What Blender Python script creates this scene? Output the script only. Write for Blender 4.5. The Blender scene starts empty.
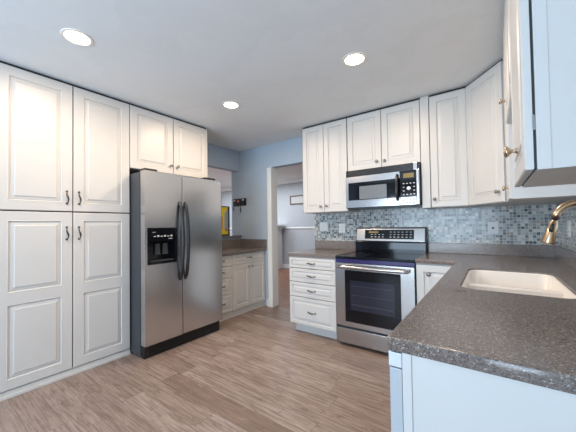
import bpy, bmesh, math, random
from mathutils import Vector, Matrix
random.seed(7)
C = bpy.context.scene.collection
S = bpy.context.scene
# ---------------------------------------------------------------- camera
YAW, PITCH, ROLL, F, H = math.radians(36.022), math.radians(1.2227), math.radians(0.862), 280.72, 1.217
cam = bpy.data.objects.new('camera', bpy.data.cameras.new('camera'))
C.objects.link(cam)
cam.data.sensor_width = 36; cam.data.lens = F/576*36; cam.data.shift_y = 3.55/576
cam.data.clip_start = 0.02
cam.matrix_world = Matrix.Translation((0, 0, H)) @ Matrix.Rotation(YAW, 4, 'Z') @ Matrix.Rotation(math.pi/2+PITCH, 4, 'X') @ Matrix.Rotation(-ROLL, 4, 'Z')
S.camera = cam
# ---------------------------------------------------------------- world, light, exposure
w = bpy.data.worlds.new('sky'); S.world = w; w.use_nodes = True
w.node_tree.nodes['Background'].inputs[0].default_value = (0.55, 0.76, 1.0, 1)
w.node_tree.nodes['Background'].inputs[1].default_value = 0.8
def area(name, loc, rot, sx, sy, energy, col):
    l = bpy.data.lights.new(name, 'AREA'); l.shape = 'RECTANGLE'; l.size = sx; l.size_y = sy; l.energy = energy; l.color = col
    o = bpy.data.objects.new(name, l); o.location = loc; o.rotation_euler = rot; C.objects.link(o)
    return o
R90 = math.pi/2
area('daylight_patio_door', (-1.3, -2.78, 1.2), (R90+0.42, 0, 0), 2.5, 1.9, 165, (0.64, 0.82, 1.0))
area('daylight_sink_window', (0.62, 1.92, 1.46), (0, R90, 0), 0.6, 0.58, 1.5, (0.70, 0.85, 1.0))
area('fill_living_room', (-5.6, 4.9, 2.40), (0, 0, 0), 3.6, 2.0, 130, (0.86, 0.92, 1.0))  # added fill lamp under the ceiling, brightens the far room; no window there
area('fill_dining_side', (-8.9, 2.4, 1.5), (0, -R90, 0), 1.8, 2.6, 120, (0.8, 0.9, 1.0))  # added fill lamp for the side beyond the pass-through; no window built
DOWN_E = 18
S.view_settings.view_transform = 'Standard'; S.view_settings.look = 'None'
S.view_settings.exposure = -0.05; S.view_settings.gamma = 1; S.view_settings.use_curve_mapping = False

# ---------------------------------------------------------------- materials
def mat(name, col, rough=0.5, metal=0.0, emit=None, es=0, spec=None, coat=0):
    m = bpy.data.materials.new(name); m.use_nodes = True
    b = m.node_tree.nodes['Principled BSDF']
    b.inputs['Base Color'].default_value = (*col, 1); b.inputs['Roughness'].default_value = rough
    b.inputs['Metallic'].default_value = metal
    if spec is not None: b.inputs['Specular IOR Level'].default_value = spec
    if coat: b.inputs['Coat Weight'].default_value = coat
    if emit: b.inputs['Emission Color'].default_value = (*emit, 1); b.inputs['Emission Strength'].default_value = es
    return m
class NT:
    def __init__(s, m): s.t = m.node_tree; s.b = s.t.nodes['Principled BSDF']
    def n(s, typ, **kw):
        nd = s.t.nodes.new(typ)
        for k, v in kw.items(): setattr(nd, k, v)
        return nd
    def l(s, a, b): s.t.links.new(a, b)
    def math(s, op, a, b=None, c=None):
        nd = s.n('ShaderNodeMath', operation=op)
        for i, v in enumerate((a, b, c)):
            if v is None: continue
            if isinstance(v, (int, float)): nd.inputs[i].default_value = v
            else: s.l(v, nd.inputs[i])
        return nd.outputs[0]
    def ramp(s, fac, stops, interp='LINEAR'):
        r = s.n('ShaderNodeValToRGB'); r.color_ramp.interpolation = interp
        e = r.color_ramp.elements
        while len(e) < len(stops): e.new(0.5)
        for x, (p, c) in zip(e, stops): x.position = p; x.color = (*c, 1)
        s.l(fac, r.inputs[0]); return r.outputs[0]
    def mix(s, fac, a, b, mode='MIX'):
        r = s.n('ShaderNodeMix', data_type='RGBA', blend_type=mode)
        for i, v in ((0, fac), (6, a), (7, b)):
            if isinstance(v, (int, float)): r.inputs[i].default_value = v
            elif isinstance(v, tuple): r.inputs[i].default_value = (*v, 1)
            else: s.l(v, r.inputs[i])
        return r.outputs[2]
def painted(name, col, rough, var=0.03, scale=3):
    m = mat(name, col, rough); t = NT(m)
    tc = t.n('ShaderNodeTexCoord'); no = t.n('ShaderNodeTexNoise'); no.inputs['Scale'].default_value = scale
    no.inputs['Detail'].default_value = 3; t.l(tc.outputs['Object'], no.inputs['Vector'])
    a = tuple(max(0, c*(1-var)) for c in col); b = tuple(min(1, c*(1+var)) for c in col)
    t.l(t.ramp(no.outputs[0], [(0.3, a), (0.7, b)]), t.b.inputs['Base Color'])
    return m
M = {}
M['cab'] = painted('cabinet_white', (0.60, 0.582, 0.558), 0.38, 0.015, 4)
M['trim'] = painted('trim_white', (0.80, 0.80, 0.78), 0.45, 0.01)
M['wall'] = painted('wall_blue_grey', (0.42, 0.50, 0.58), 0.85, 0.02)
M['wall2'] = painted('wall_pale_grey', (0.42, 0.44, 0.46), 0.85, 0.02)
M['ceil'] = painted('ceiling_white', (0.80, 0.80, 0.795), 0.9, 0.015, 1.2)
m_ = M['ceil']; t_ = NT(m_); tc_ = t_.n('ShaderNodeTexCoord'); nz_ = t_.n('ShaderNodeTexNoise'); nz_.inputs['Scale'].default_value = 1.3; nz_.inputs['Detail'].default_value = 6; nz_.inputs['Roughness'].default_value = 0.6
t_.l(tc_.outputs['Object'], nz_.inputs['Vector'])
t_.l(t_.ramp(nz_.outputs[0], [(0.44, (0.80, 0.805, 0.80)), (0.46, (0.777, 0.782, 0.777)), (0.53, (0.785, 0.785, 0.78)), (0.56, (0.80, 0.80, 0.795))]), t_.b.inputs['Base Color'])
M['dark'] = mat('gap_shade', (0.02, 0.02, 0.022), 0.6)  # near-black colour standing in for shade between parts
M['black'] = mat('black_plastic', (0.012, 0.012, 0.014), 0.3)
M['gloss'] = mat('black_glass', (0.004, 0.004, 0.006), 0.07, spec=0.35)
M['ovenwin'] = mat('oven_window', (0.02, 0.021, 0.036), 0.08, spec=0.4)
M['indigo'] = mat('rail_indigo_reflection', (0.035, 0.025, 0.12), 0.15)  # purple reflection on the range rail painted as its base colour
M['iron'] = mat('dark_iron', (0.10, 0.095, 0.095), 0.3, 1.0)
M['mwwin'] = mat('microwave_window', (0.16, 0.18, 0.2), 0.18)
M['grey'] = mat('fridge_side_grey', (0.04, 0.043, 0.05), 0.42)
M['pewter'] = mat('pewter', (0.28, 0.26, 0.25), 0.3, 1.0)
M['brass'] = mat('aged_brass', (0.55, 0.42, 0.30), 0.25, 1.0)
M['gold'] = mat('champagne_bronze', (0.46, 0.32, 0.20), 0.22, 1.0)
M['chrome'] = mat('chrome', (0.75, 0.75, 0.75), 0.12, 1.0)
M['plate'] = mat('white_plate', (0.78, 0.78, 0.76), 0.35)
M['plategrey'] = mat('steel_plate', (0.62, 0.63, 0.64), 0.35)
M['slot'] = mat('outlet_slot', (0.05, 0.05, 0.05), 0.5)
M['sink'] = mat('sink_biscuit', (0.86, 0.80, 0.74), 0.25)
M['lamp'] = mat('lamp_lens', (1, 1, 1), 0.5, emit=(1.0, 0.90, 0.78), es=14)
M['lamprim'] = mat('lamp_rim_glow', (0.88, 0.80, 0.70), 0.4)  # warm halo of the lens put into the rim colour
M['platewall'] = mat('plate_painted_grey', (0.44, 0.48, 0.52), 0.45)
M['amber'] = mat('display_amber', (0.05, 0.04, 0.01), 0.3, emit=(0.9, 0.6, 0.08), es=0.25)
M['mark'] = mat('button_mark', (0.55, 0.55, 0.55), 0.5)
M['red'] = mat('red_marks', (0.6, 0.12, 0.1), 0.5)
M['yellow'] = mat('yellow_glass', (0.80, 0.60, 0.02), 0.3)
M['bluep'] = mat('blue_print', (0.30, 0.38, 0.42), 0.4)
M['framebr'] = mat('brown_frame', (0.10, 0.045, 0.03), 0.5)
M['paper'] = mat('paper', (0.5, 0.5, 0.48), 0.7)
M['dwhite'] = mat('dishwasher_grey', (0.44, 0.46, 0.48), 0.35)
M['oil'] = mat('dark_smudge', (0.03, 0.028, 0.027), 0.6)

def steel(name, col, rough, axis):
    m = mat(name, col, rough, 1.0); t = NT(m)
    tc = t.n('ShaderNodeTexCoord'); mp = t.n('ShaderNodeMapping'); mp.inputs['Scale'].default_value = axis
    no = t.n('ShaderNodeTexNoise'); no.inputs['Scale'].default_value = 1; no.inputs['Detail'].default_value = 4
    t.l(tc.outputs['Object'], mp.inputs[0]); t.l(mp.outputs[0], no.inputs['Vector'])
    t.l(t.math('MULTIPLY_ADD', no.outputs[0], 0.02, rough-0.01), t.b.inputs['Roughness'])
    return m
M['steel'] = steel('brushed_steel', (0.60, 0.605, 0.62), 0.24, (3, 3, 260))
M['steelh'] = steel('brushed_steel_range', (0.45, 0.425, 0.41), 0.22, (3, 3, 260))

def counter_mat():
    m = mat('speckled_quartz', (0.15, 0.13, 0.12), 0.2); t = NT(m)
    tc = t.n('ShaderNodeTexCoord')
    v = t.n('ShaderNodeTexVoronoi'); v.inputs['Scale'].default_value = 310; t.l(tc.outputs['Object'], v.inputs['Vector'])
    sx = t.n('ShaderNodeSeparateColor'); t.l(v.outputs['Color'], sx.inputs[0])
    col = t.ramp(sx.outputs[0], [(0.0, (0.07, 0.058, 0.053)), (0.18, (0.15, 0.122, 0.11)), (0.55, (0.195, 0.16, 0.146)), (0.82, (0.25, 0.215, 0.2)), (0.94, (0.45, 0.43, 0.41))], 'CONSTANT')
    n2 = t.n('ShaderNodeTexNoise'); n2.inputs['Scale'].default_value = 60; t.l(tc.outputs['Object'], n2.inputs['Vector'])
    col = t.mix(0.35, col, t.ramp(n2.outputs[0], [(0.35, (0.14, 0.113, 0.10)), (0.65, (0.20, 0.165, 0.15))]))
    t.l(col, t.b.inputs['Base Color'])
    return m
M['stone'] = counter_mat()

def tile_mat():
    m = mat('mosaic_tile', (0.4, 0.45, 0.5), 0.15); t = NT(m)
    g = t.n('ShaderNodeNewGeometry'); sp = t.n('ShaderNodeSeparateXYZ'); t.l(g.outputs['Position'], sp.inputs[0])
    P = 0.0262
    hx = t.math('DIVIDE', t.math('ADD', sp.outputs[0], sp.outputs[1]), P); hz = t.math('DIVIDE', sp.outputs[2], P)
    cx = t.math('FLOOR', hx); cz = t.math('FLOOR', hz)
    cb = t.n('ShaderNodeCombineXYZ'); t.l(cx, cb.inputs[0]); t.l(cz, cb.inputs[1])
    wn = t.n('ShaderNodeTexWhiteNoise', noise_dimensions='2D'); t.l(cb.outputs[0], wn.inputs['Vector'])
    col = t.ramp(wn.outputs['Value'], [(0, (0.05, 0.058, 0.065)), (0.10, (0.13, 0.14, 0.15)), (0.24, (0.24, 0.24, 0.235)), (0.42, (0.31, 0.345, 0.35)), (0.62, (0.42, 0.435, 0.42)), (0.8, (0.56, 0.56, 0.53)), (0.95, (0.30, 0.26, 0.20))], 'CONSTANT')
    fx = t.math('FRACT', hx); fz = t.math('FRACT', hz)
    e = t.math('MINIMUM', t.math('MINIMUM', fx, t.math('SUBTRACT', 1, fx)), t.math('MINIMUM', fz, t.math('SUBTRACT', 1, fz)))
    k = t.math('GREATER_THAN', e, 0.07)
    t.l(t.mix(k, (0.50, 0.50, 0.48), col), t.b.inputs['Base Color'])
    t.l(t.math('MULTIPLY_ADD', k, -0.5, 0.68), t.b.inputs['Roughness'])
    return m
M['tile'] = tile_mat()

def plank_mat(name, W, L, cols, seam, gcol, rough, swap=False):
    m = mat(name, cols[0], rough); t = NT(m)
    tc = t.n('ShaderNodeTexCoord'); sp = t.n('ShaderNodeSeparateXYZ'); t.l(tc.outputs['Object'], sp.inputs[0])
    X, Y = sp.outputs[0], sp.outputs[1]
    ry = t.math('DIVIDE', Y, W); row = t.math('FLOOR', ry)
    wn = t.n('ShaderNodeTexWhiteNoise', noise_dimensions='1D'); t.l(row, wn.inputs['W'])
    xs = t.math('ADD', t.math('DIVIDE', X, L), t.math('MULTIPLY', wn.outputs['Value'], 7.3)); colm = t.math('FLOOR', xs)
    cb = t.n('ShaderNodeCombineXYZ'); t.l(colm, cb.inputs[0]); t.l(row, cb.inputs[1])
    w2 = t.n('ShaderNodeTexWhiteNoise', noise_dimensions='2D'); t.l(cb.outputs[0], w2.inputs['Vector'])
    base = t.ramp(w2.outputs['Value'], [(i/(len(cols)-1), c) for i, c in enumerate(cols)])
    # grain: stretched noise, shifted per plank
    gv = t.n('ShaderNodeCombineXYZ')
    t.l(t.math('ADD', t.math('MULTIPLY', X, 0.9), t.math('MULTIPLY', w2.outputs['Value'], 37)), gv.inputs[0])
    t.l(t.math('MULTIPLY', Y, 16), gv.inputs[1]); t.l(t.math('MULTIPLY', w2.outputs['Value'], 11), gv.inputs[2])
    n1 = t.n('ShaderNodeTexNoise'); n1.inputs['Scale'].default_value = 1.5; n1.inputs['Detail'].default_value = 4; n1.inputs['Distortion'].default_value = 0.5
    t.l(gv.outputs[0], n1.inputs['Vector'])
    rings = t.math('SINE', t.math('MULTIPLY', n1.outputs[0], 70))
    n2 = t.n('ShaderNodeTexNoise'); n2.inputs['Scale'].default_value = 5; n2.inputs['Detail'].default_value = 6; t.l(gv.outputs[0], n2.inputs['Vector'])
    c = t.mix(t.ramp(n2.outputs[0], [(0.42, (0, 0, 0)), (0.68, (0.75, 0.75, 0.75))]), base, gcol)
    c = t.mix(t.ramp(n1.outputs[0], [(0.5, (0, 0, 0)), (0.72, (0.6, 0.6, 0.6))]), c, gcol)
    c = t.mix(t.math('MULTIPLY', t.math('MAXIMUM', rings, 0), 0.25), c, gcol)
    # knots and dark flecks, drawn out along the board
    kv = t.n('ShaderNodeCombineXYZ'); t.l(t.math('MULTIPLY', X, 2.2), kv.inputs[0]); t.l(t.math('MULTIPLY', Y, 7.0), kv.inputs[1]); t.l(t.math('MULTIPLY', w2.outputs['Value'], 9), kv.inputs[2])
    n3 = t.n('ShaderNodeTexNoise'); n3.inputs['Scale'].default_value = 2.2; n3.inputs['Detail'].default_value = 7; n3.inputs['Roughness'].default_value = 0.7; n3.inputs['Distortion'].default_value = 1.5
    t.l(kv.outputs[0], n3.inputs['Vector'])
    c = t.mix(t.ramp(n3.outputs[0], [(0.56, (0, 0, 0)), (0.66, (0.7, 0.7, 0.7))]), c, gcol)
    c = t.mix(t.ramp(n3.outputs[0], [(0.30, (0.35, 0.35, 0.35)), (0.42, (0, 0, 0))]), c, (0.52, 0.44, 0.40))
    fy = t.math('FRACT', ry); fx = t.math('FRACT', xs)
    ey = t.math('MULTIPLY', t.math('MINIMUM', fy, t.math('SUBTRACT', 1, fy)), W)
    ex = t.math('MULTIPLY', t.math('MINIMUM', fx, t.math('SUBTRACT', 1, fx)), L)
    k = t.math('LESS_THAN', t.math('MINIMUM', ex, ey), 0.0014)
    t.l(t.mix(t.math('MULTIPLY', k, 0.75), c, seam), t.b.inputs['Base Color'])
    t.l(t.math('MULTIPLY_ADD', n2.outputs[0], 0.25, rough-0.12), t.b.inputs['Roughness'])
    return m
M['floor'] = plank_mat('vinyl_planks', 0.152, 1.22, [(0.25, 0.173, 0.135), (0.37, 0.285, 0.242), (0.31, 0.228, 0.187), (0.42, 0.335, 0.295), (0.27, 0.19, 0.15)], (0.09, 0.06, 0.05), (0.14, 0.095, 0.078), 0.38)
M['oak'] = plank_mat('red_oak_boards', 0.06, 0.9, [(0.20, 0.085, 0.045), (0.26, 0.115, 0.06), (0.17, 0.07, 0.035)], (0.05, 0.02, 0.01), (0.13, 0.05, 0.025), 0.35)

# ---------------------------------------------------------------- mesh helpers
class B:
    """mesh builder in world coordinates"""
    def __init__(s): s.bm = bmesh.new()
    def face(s, pts):
        return s.bm.faces.new([s.bm.verts.new(p) for p in pts])
    def box(s, a, b, bev=0, fr=None):
        a, b = Vector(a), Vector(b)
        t = bmesh.new(); bmesh.ops.create_cube(t, size=1)
        d = b-a; c = (a+b)/2
        for v in t.verts: v.co = Vector((v.co.x*d.x+c.x, v.co.y*d.y+c.y, v.co.z*d.z+c.z))
        if bev: bmesh.ops.bevel(t, geom=list(t.edges), offset=bev, segments=2, affect='EDGES', profile=0.7)
        s.merge(t, fr); return s
    def merge(s, t, fr=None):
        if fr is not None: bmesh.ops.transform(t, matrix=fr, verts=t.verts)
        me = bpy.data.meshes.new('tmp'); t.to_mesh(me); t.free(); s.bm.from_mesh(me); bpy.data.meshes.remove(me)
    def prism(s, poly, n0, n1, fr=None, axis='z', bev=0):
        """poly (a,b) extruded along axis between n0 and n1"""
        t = bmesh.new()
        def P(a, b, n): return {'z': (a, b, n), 'y': (a, n, b), 'x': (n, a, b)}[axis]
        f0 = t.faces.new([t.verts.new(P(a, b, n0)) for a, b in poly])
        r = bmesh.ops.extrude_face_region(t, geom=[f0])
        dv = Vector(P(0, 0, n1))-Vector(P(0, 0, n0))
        for v in r['geom']:
            if isinstance(v, bmesh.types.BMVert): v.co += dv
        bmesh.ops.recalc_face_normals(t, faces=t.faces)
        if bev: bmesh.ops.bevel(t, geom=list(t.edges), offset=bev, segments=2, affect='EDGES')
        s.merge(t, fr); return s
    def tube(s, pts, r, seg=10, fr=None):
        t = bmesh.new(); pts = [Vector(p) for p in pts]; n = len(pts)
        rs = r if isinstance(r, (list, tuple)) else [r]*n
        up = Vector((0.13, 0.27, 0.95)); rings = []
        T0 = (pts[1]-pts[0]).normalized(); u = T0.cross(up).normalized()
        for i, p in enumerate(pts):
            T = (pts[min(i+1, n-1)]-pts[max(i-1, 0)]).normalized()
            u = (u-T*u.dot(T)).normalized(); v = T.cross(u)
            rings.append([t.verts.new(p+(u*math.cos(2*math.pi*k/seg)+v*math.sin(2*math.pi*k/seg))*rs[i]) for k in range(seg)])
        for a, b in zip(rings, rings[1:]):
            for k in range(seg): t.faces.new((a[k], a[(k+1) % seg], b[(k+1) % seg], b[k]))
        t.faces.new(rings[0][::-1]); t.faces.new(rings[-1])
        bmesh.ops.recalc_face_normals(t, faces=t.faces)
        for f in t.faces: f.smooth = len(f.verts) == 4
        s.merge(t, fr); return s
    def lathe(s, o, ax, prof, seg=20, fr=None):
        t = bmesh.new(); o = Vector(o); ax = Vector(ax).normalized()
        u = ax.orthogonal().normalized(); v = ax.cross(u); rings = []
        for r, h in prof:
            rings.append([t.verts.new(o+ax*h+(u*math.cos(2*math.pi*k/seg)+v*math.sin(2*math.pi*k/seg))*max(r, 1e-4)) for k in range(seg)])
        for a, b in zip(rings, rings[1:]):
            for k in range(seg):
                f = t.faces.new((a[k], a[(k+1) % seg], b[(k+1) % seg], b[k])); f.smooth = True
        t.faces.new(rings[0][::-1]); t.faces.new(rings[-1])
        bmesh.ops.recalc_face_normals(t, faces=t.faces)
        s.merge(t, fr); return s
    def out(s, name, m, parent=None):
        me = bpy.data.meshes.new(name)
        bm = s.bm
        org = wloc(parent) if parent else Vector((0, 0, 0))
        if parent is None:
            cs = [v.co for v in bm.verts]
            org = Vector(((min(c.x for c in cs)+max(c.x for c in cs))/2, (min(c.y for c in cs)+max(c.y for c in cs))/2, min(c.z for c in cs)))
            if getattr(s, 'org', None): org = Vector(s.org)
        for v in bm.verts: v.co -= org
        bm.to_mesh(me); bm.free(); me.materials.append(m)
        o = bpy.data.objects.new(name, me); C.objects.link(o)
        if parent: o.parent = parent
        else: o.location = org
        return o
def wloc(o):
    v = Vector((0, 0, 0))
    while o: v += o.location; o = o.parent
    return v
def tag(o, label, cat, group=None, kind=None):
    o['label'] = label; o['category'] = cat
    if group: o['group'] = group
    if kind: o['kind'] = kind
    return o
def thing(name, label, cat, loc, group=None):
    o = bpy.data.objects.new(name, None); C.objects.link(o); o.location = loc; o.empty_display_size = 0.1
    return tag(o, label, cat, group)
def struct(b, name, m, label=None, cat=None):
    b.org = (0, 0, 0)
    o = b.out(name, m); o['kind'] = 'structure'
    if label: o['label'] = label
    if cat: o['category'] = cat
    return o
def frame(o, n):
    """matrix: local x=right along the face, y=up, z=out of the face"""
    n = Vector(n).normalized(); v = Vector((0, 0, 1)); u = v.cross(n)
    m = Matrix.Identity(4)
    for i in range(3): m[i][0] = u[i]; m[i][1] = v[i]; m[i][2] = n[i]; m[i][3] = o[i]
    return m
def rect(bm, x0, y0, x1, y1, z): return [bm.verts.new((x0, y0, z)), bm.verts.new((x1, y0, z)), bm.verts.new((x1, y1, z)), bm.verts.new((x0, y1, z))]
def bridge(bm, a, b):
    for k in range(4): bm.faces.new((a[k], a[(k+1) % 4], b[(k+1) % 4], b[k]))
def panel_door(b, fr, u0, v0, wd, ht, t=0.02, splits=None, inset=0.056, rail=None, z0=0.0):
    """raised panel door or drawer front. splits = heights (relative) dividing it into stacked panels"""
    m = bmesh.new(); rail = rail or inset
    e = 0.004
    bk = rect(m, u0, v0, u0+wd, v0+ht, z0); md = rect(m, u0, v0, u0+wd, v0+ht, z0+t-e)
    m.faces.new(bk[::-1]); bridge(m, bk, md)
    ys = [0]+list(splits or [])+[ht]; nseg = len(ys)-1
    for i in range(nseg):
        lo, hi = v0+ys[i]+(e if i == 0 else 0), v0+ys[i+1]-(e if i == nseg-1 else 0)
        L, Rr = u0+e, u0+wd-e
        o = rect(m, L, lo, Rr, hi, z0+t)
        il = rail if i == 0 else rail*0.62; ih = rail if i == nseg-1 else rail*0.62
        prev = o
        prof = [(0.0, 0), (0.003, 0.0015), (0.006, -0.001), (0.010, -0.0085), (0.015, -0.0085), (0.018, -0.006), (0.036, -0.0035), (0.0365, -0.001), (0.041, 0.0015), (0.046, 0.0015)]
        sc = min(1.0, (hi-lo-il-ih)/0.13, (wd-2*inset)/0.13)
        for d, z in prof:
            d *= sc
            r = rect(m, L+inset-e+d, lo+il-(e if i == 0 else 0)+d, Rr-inset+e-d, hi-ih+(e if i == nseg-1 else 0)-d, z0+t+z)
            bridge(m, prev, r); prev = r
        m.faces.new(prev)
        # bevelled outer edge
        if i == 0: m.faces.new((md[0], md[1], o[1], o[0]))
        if i == nseg-1: m.faces.new((md[2], md[3], o[3], o[2]))
        if nseg == 1:
            m.faces.new((md[1], md[2], o[2], o[1])); m.faces.new((md[3], md[0], o[0], o[3]))
        else:
            a = m.verts.new((u0+wd, lo if i else v0, z0+t-e)); c = m.verts.new((u0+wd, hi if i < nseg-1 else v0+ht, z0+t-e)); m.faces.new((a, c, o[2], o[1]))
            a = m.verts.new((u0, lo if i else v0, z0+t-e)); c = m.verts.new((u0, hi if i < nseg-1 else v0+ht, z0+t-e)); m.faces.new((c, a, o[0], o[3]))
    bmesh.ops.remove_doubles(m, verts=m.verts, dist=1e-5)
    bmesh.ops.recalc_face_normals(m, faces=m.faces)
    b.merge(m, fr); return b
def knob(parent, fr, u, v, z=0.02, mt='pewter', s=1.0, name='knob'):
    b = B(); b.lathe((u, v, z), (0, 0, 1), [(0.009*s, 0), (0.008*s, 0.003*s), (0.0048*s, 0.006*s), (0.005*s, 0.013*s), (0.012*s, 0.019*s), (0.0155*s, 0.023*s), (0.0155*s, 0.026*s), (0.010*s, 0.0295*s), (0, 0.031*s)], 18, fr)
    return b.out(name, M[mt], parent)
def pull(parent, fr, u, v, L=0.10, vertical=True, z=0.02, mt='iron', r=0.004, rise=0.03):
    b = B()
    n = 12; pts = []; rs = []
    for i in range(n+1):
        s = i/n; a = -L/2+L*s
        h = z+rise*(0.25+0.75*math.sin(math.pi*s)**0.6) if 0 < i < n else z
        side = 0.006*math.sin(2*math.pi*s)
        pts.append((u+side, v+a, h) if vertical else (u+a, v+side*0.7, h)); rs.append(r*(0.9+0.9*math.sin(math.pi*s)**2))
    b.tube(pts, rs, 8, fr)
    for a in (-L/2, L/2):
        p = (u, v+a, z) if vertical else (u+a, v, z)
        b.lathe(p, (0, 0, 1), [(0.009, 0), (0.008, 0.003), (0.004, 0.006)], 12, fr)
    return b.out('pull_handle', M[mt], parent)
FX, FY, FNX = (1, 0, 0), (0, -1, 0), (-1, 0, 0)
def carcass(parent, fr, w, h, d, toe=0.0, toeback=0.07, gap=True, open_faces=()):
    b = B(); b.box((0, toe, -d), (w, h, 0), 0.0015, fr)
    body = b.out('body', M['cab'], parent)
    if toe:
        b = B(); b.box((0.0, 0, -d), (w, toe, -toeback), 0, fr); b.out('toe_kick', M['cab'], parent)
    return body

# ================================================================ SETTING
XL, YW, XR, ZC = -3.374, 3.284, 0.4485, 2.457
YN = -2.65                                             # wall behind the camera
b = B(); b.box((XL-0.13, YN-0.1, -0.06), (XR+0.13, YW+0.06, 0.0)); struct(b, 'floor', M['floor'])
b = B(); b.box((-9.5, YW+0.06, -0.06), (XR+0.13, 7.0, -0.003)); b.box((-9.5, YN-0.1, -0.06), (XL-0.13, YW+0.06, -0.003)); struct(b, 'floor_far_rooms', M['oak'])
b = B(); b.box((XL-0.13, YN-0.1, ZC), (XR+0.13, YW+0.12, ZC+0.1)); struct(b, 'ceiling', M['ceil'])
b = B(); b.box((-9.5, YW+0.12, ZC+0.05), (XR+0.13, 7.0, ZC+0.15)); b.box((-9.5, YN-0.1, ZC+0.05), (XL-0.13, YW+0.12, ZC+0.15)); struct(b, 'ceiling_far_rooms', M['ceil'])
# back wall: blue part left of the doorway, header, part behind the range
DL, DR, DH = -2.685, -1.942, 2.105
b = B()
b.box((-3.56, YW, 0), (DL, YW+0.12, ZC+0.05)); b.box((DL, YW, DH), (DR, YW+0.12, ZC+0.05)); b.box((DR, YW, 0), (XR+0.13, YW+0.12, ZC+0.05))
struct(b, 'wall_back', M['wall'])
# left wall: solid behind the pantry and fridge, half wall + header at the pass-through
PY = 2.25
b = B()
b.box((XL-0.12, YN, 0), (XL, PY, ZC)); b.box((XL-0.12, PY, 0), (XL, YW, 1.045)); b.box((XL-0.12, PY, 2.13), (XL, YW, ZC))
struct(b, 'wall_left', M['wall'])
# right wall with the window over the sink
WY0, WY1, WZ0, WZ1 = 1.60, 2.21, 1.13, 1.80
b = B()
b.box((XR, YN, 0), (XR+0.12, WY0, ZC)); b.box((XR, WY1, 0), (XR+0.12, YW, ZC)); b.box((XR, WY0, 0), (XR+0.12, WY1, WZ0)); b.box((XR, WY0, WZ1), (XR+0.12, WY1, ZC))
struct(b, 'wall_right', M['wall'])
wf = thing('window_1', 'white framed window over the sink', 'window', (XR, (WY0+WY1)/2, WZ0)); wf['kind'] = 'structure'
b = B()
for a, c in (((XR+0.02, WY0, WZ0), (XR+0.09, WY0+0.035, WZ1)), ((XR+0.02, WY1-0.035, WZ0), (XR+0.09, WY1, WZ1)), ((XR+0.02, WY0, WZ0), (XR+0.09, WY1, WZ0+0.035)), ((XR+0.02, WY0, WZ1-0.035), (XR+0.09, WY1, WZ1)), ((XR+0.04, WY0, 1.45), (XR+0.07, WY1, 1.475))):
    b.box(a, c)
b.out('window_frame', M['trim'], wf)
gm = mat('window_glass', (1, 1, 1), 0.0); gm.node_tree.nodes['Principled BSDF'].inputs['Transmission Weight'].default_value = 1; gm.node_tree.nodes['Principled BSDF'].inputs['IOR'].default_value = 1.02
b = B(); b.box((XR+0.053, WY0+0.03, WZ0+0.03), (XR+0.057, WY1-0.03, WZ1-0.03)); b.out('pane', gm, wf)
# wall behind the camera with a wide glazed opening
b = B()
b.box((XL, YN-0.12, 0), (-2.6, YN, ZC)); b.box((0.0, YN-0.12, 0), (XR+0.12, YN, ZC)); b.box((-2.6, YN-0.12, 2.2), (0.0, YN, ZC)); b.box((-2.6, YN-0.12, 0), (0.0, YN, 0.12))
struct(b, 'wall_near', M['wall2'])
# rooms beyond
b = B(); b.box((-9.5, 6.45, 0), (XR+0.13, 6.6, ZC+0.05)); struct(b, 'wall_living_far', M['wall2'])
b = B(); b.box((XR, YW+0.12, 0), (XR+0.13, 6.45, ZC+0.05)); struct(b, 'wall_living_right', M['wall2'])
b = B(); b.box((-9.6, YN, 0), (-9.5, 6.6, ZC+0.05)); struct(b, 'wall_dining_left', M['wall2'])
b = B(); b.box((-9.5, YN-0.1, 0), (XL-0.13, YN, ZC+0.05)); struct(b, 'wall_dining_near', M['wall2'])
b = B(); b.box((-9.5, 6.41, ZC-0.05), (XR, 6.45, ZC+0.05), 0.01); b.box((-9.5, 6.43, 1.13), (XR, 6.45, 1.17), 0.006); b.box((-9.5, 6.43, 0), (XR, 6.45, 0.12), 0.004)
struct(b, 'trim_1', M['trim'], 'white crown, chair rail and skirting on far room wall', 'trim')
# doorway casing
b = B(); b.box((DL-0.075, YW-0.018, 0), (DL, YW, DH-0.005), 0.004); b.box((DL-0.018, YW-0.02, 0), (DL+0.006, YW+0.125, DH), 0.002)
b.box((DL-0.085, YW-0.026, 0), (DL+0.01, YW, 0.12), 0.004)
struct(b, 'trim_2', M['trim'], 'white casing on left side of doorway', 'trim')
b = B(); b.box((-2.80, YW-0.014, 0), (DL-0.085, YW, 0.09), 0.003); struct(b, 'baseboard_back', M['trim'])
# window trim at pass-through header : thin edge
# pass-through ledge
b = B(); b.box((XL-0.19, 2.26, 1.046), (XL+0.05, YW-0.004, 1.07), 0.004)
tag(b.out('ledge', M['stone']), 'dark narrow bar ledge on the half wall of the pass-through', 'ledge')

# ================================================================ LEFT WALL CABINETS
XP = -2.869                                            # carcass front; doors stand 20 mm proud
t = thing('pantry_cabinet', 'tall white pantry cabinet with four raised panel doors left of the fridge', 'cabinet', (XP, 0.85, 0))
fr = frame((XP, 0.375, 0), FX)
b = B(); b.box((0, 0.045, -0.50), (0.93, 2.432, 0), 0.001, fr); b.out('body', M['cab'], t)
b = B(); b.box((0, 0.0, -0.49), (0.93, 0.05, 0.012), 0.002, fr); b.box((0, 0.0, 0.012), (0.93, 0.022, 0.024), 0.004, fr); b.out('toe_kick', M['cab'], t)
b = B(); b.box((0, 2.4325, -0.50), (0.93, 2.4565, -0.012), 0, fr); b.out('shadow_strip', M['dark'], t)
b = B(); b.box((0.468, 0.06, 0), (0.4735, 2.43, 0.004), 0, fr); b.box((0.0, 1.3545, 0), (0.928, 1.3625, 0.003), 0, fr); b.out('door_gap_shade', M['dark'], t)  # dark strips standing in for shade between the doors
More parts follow.
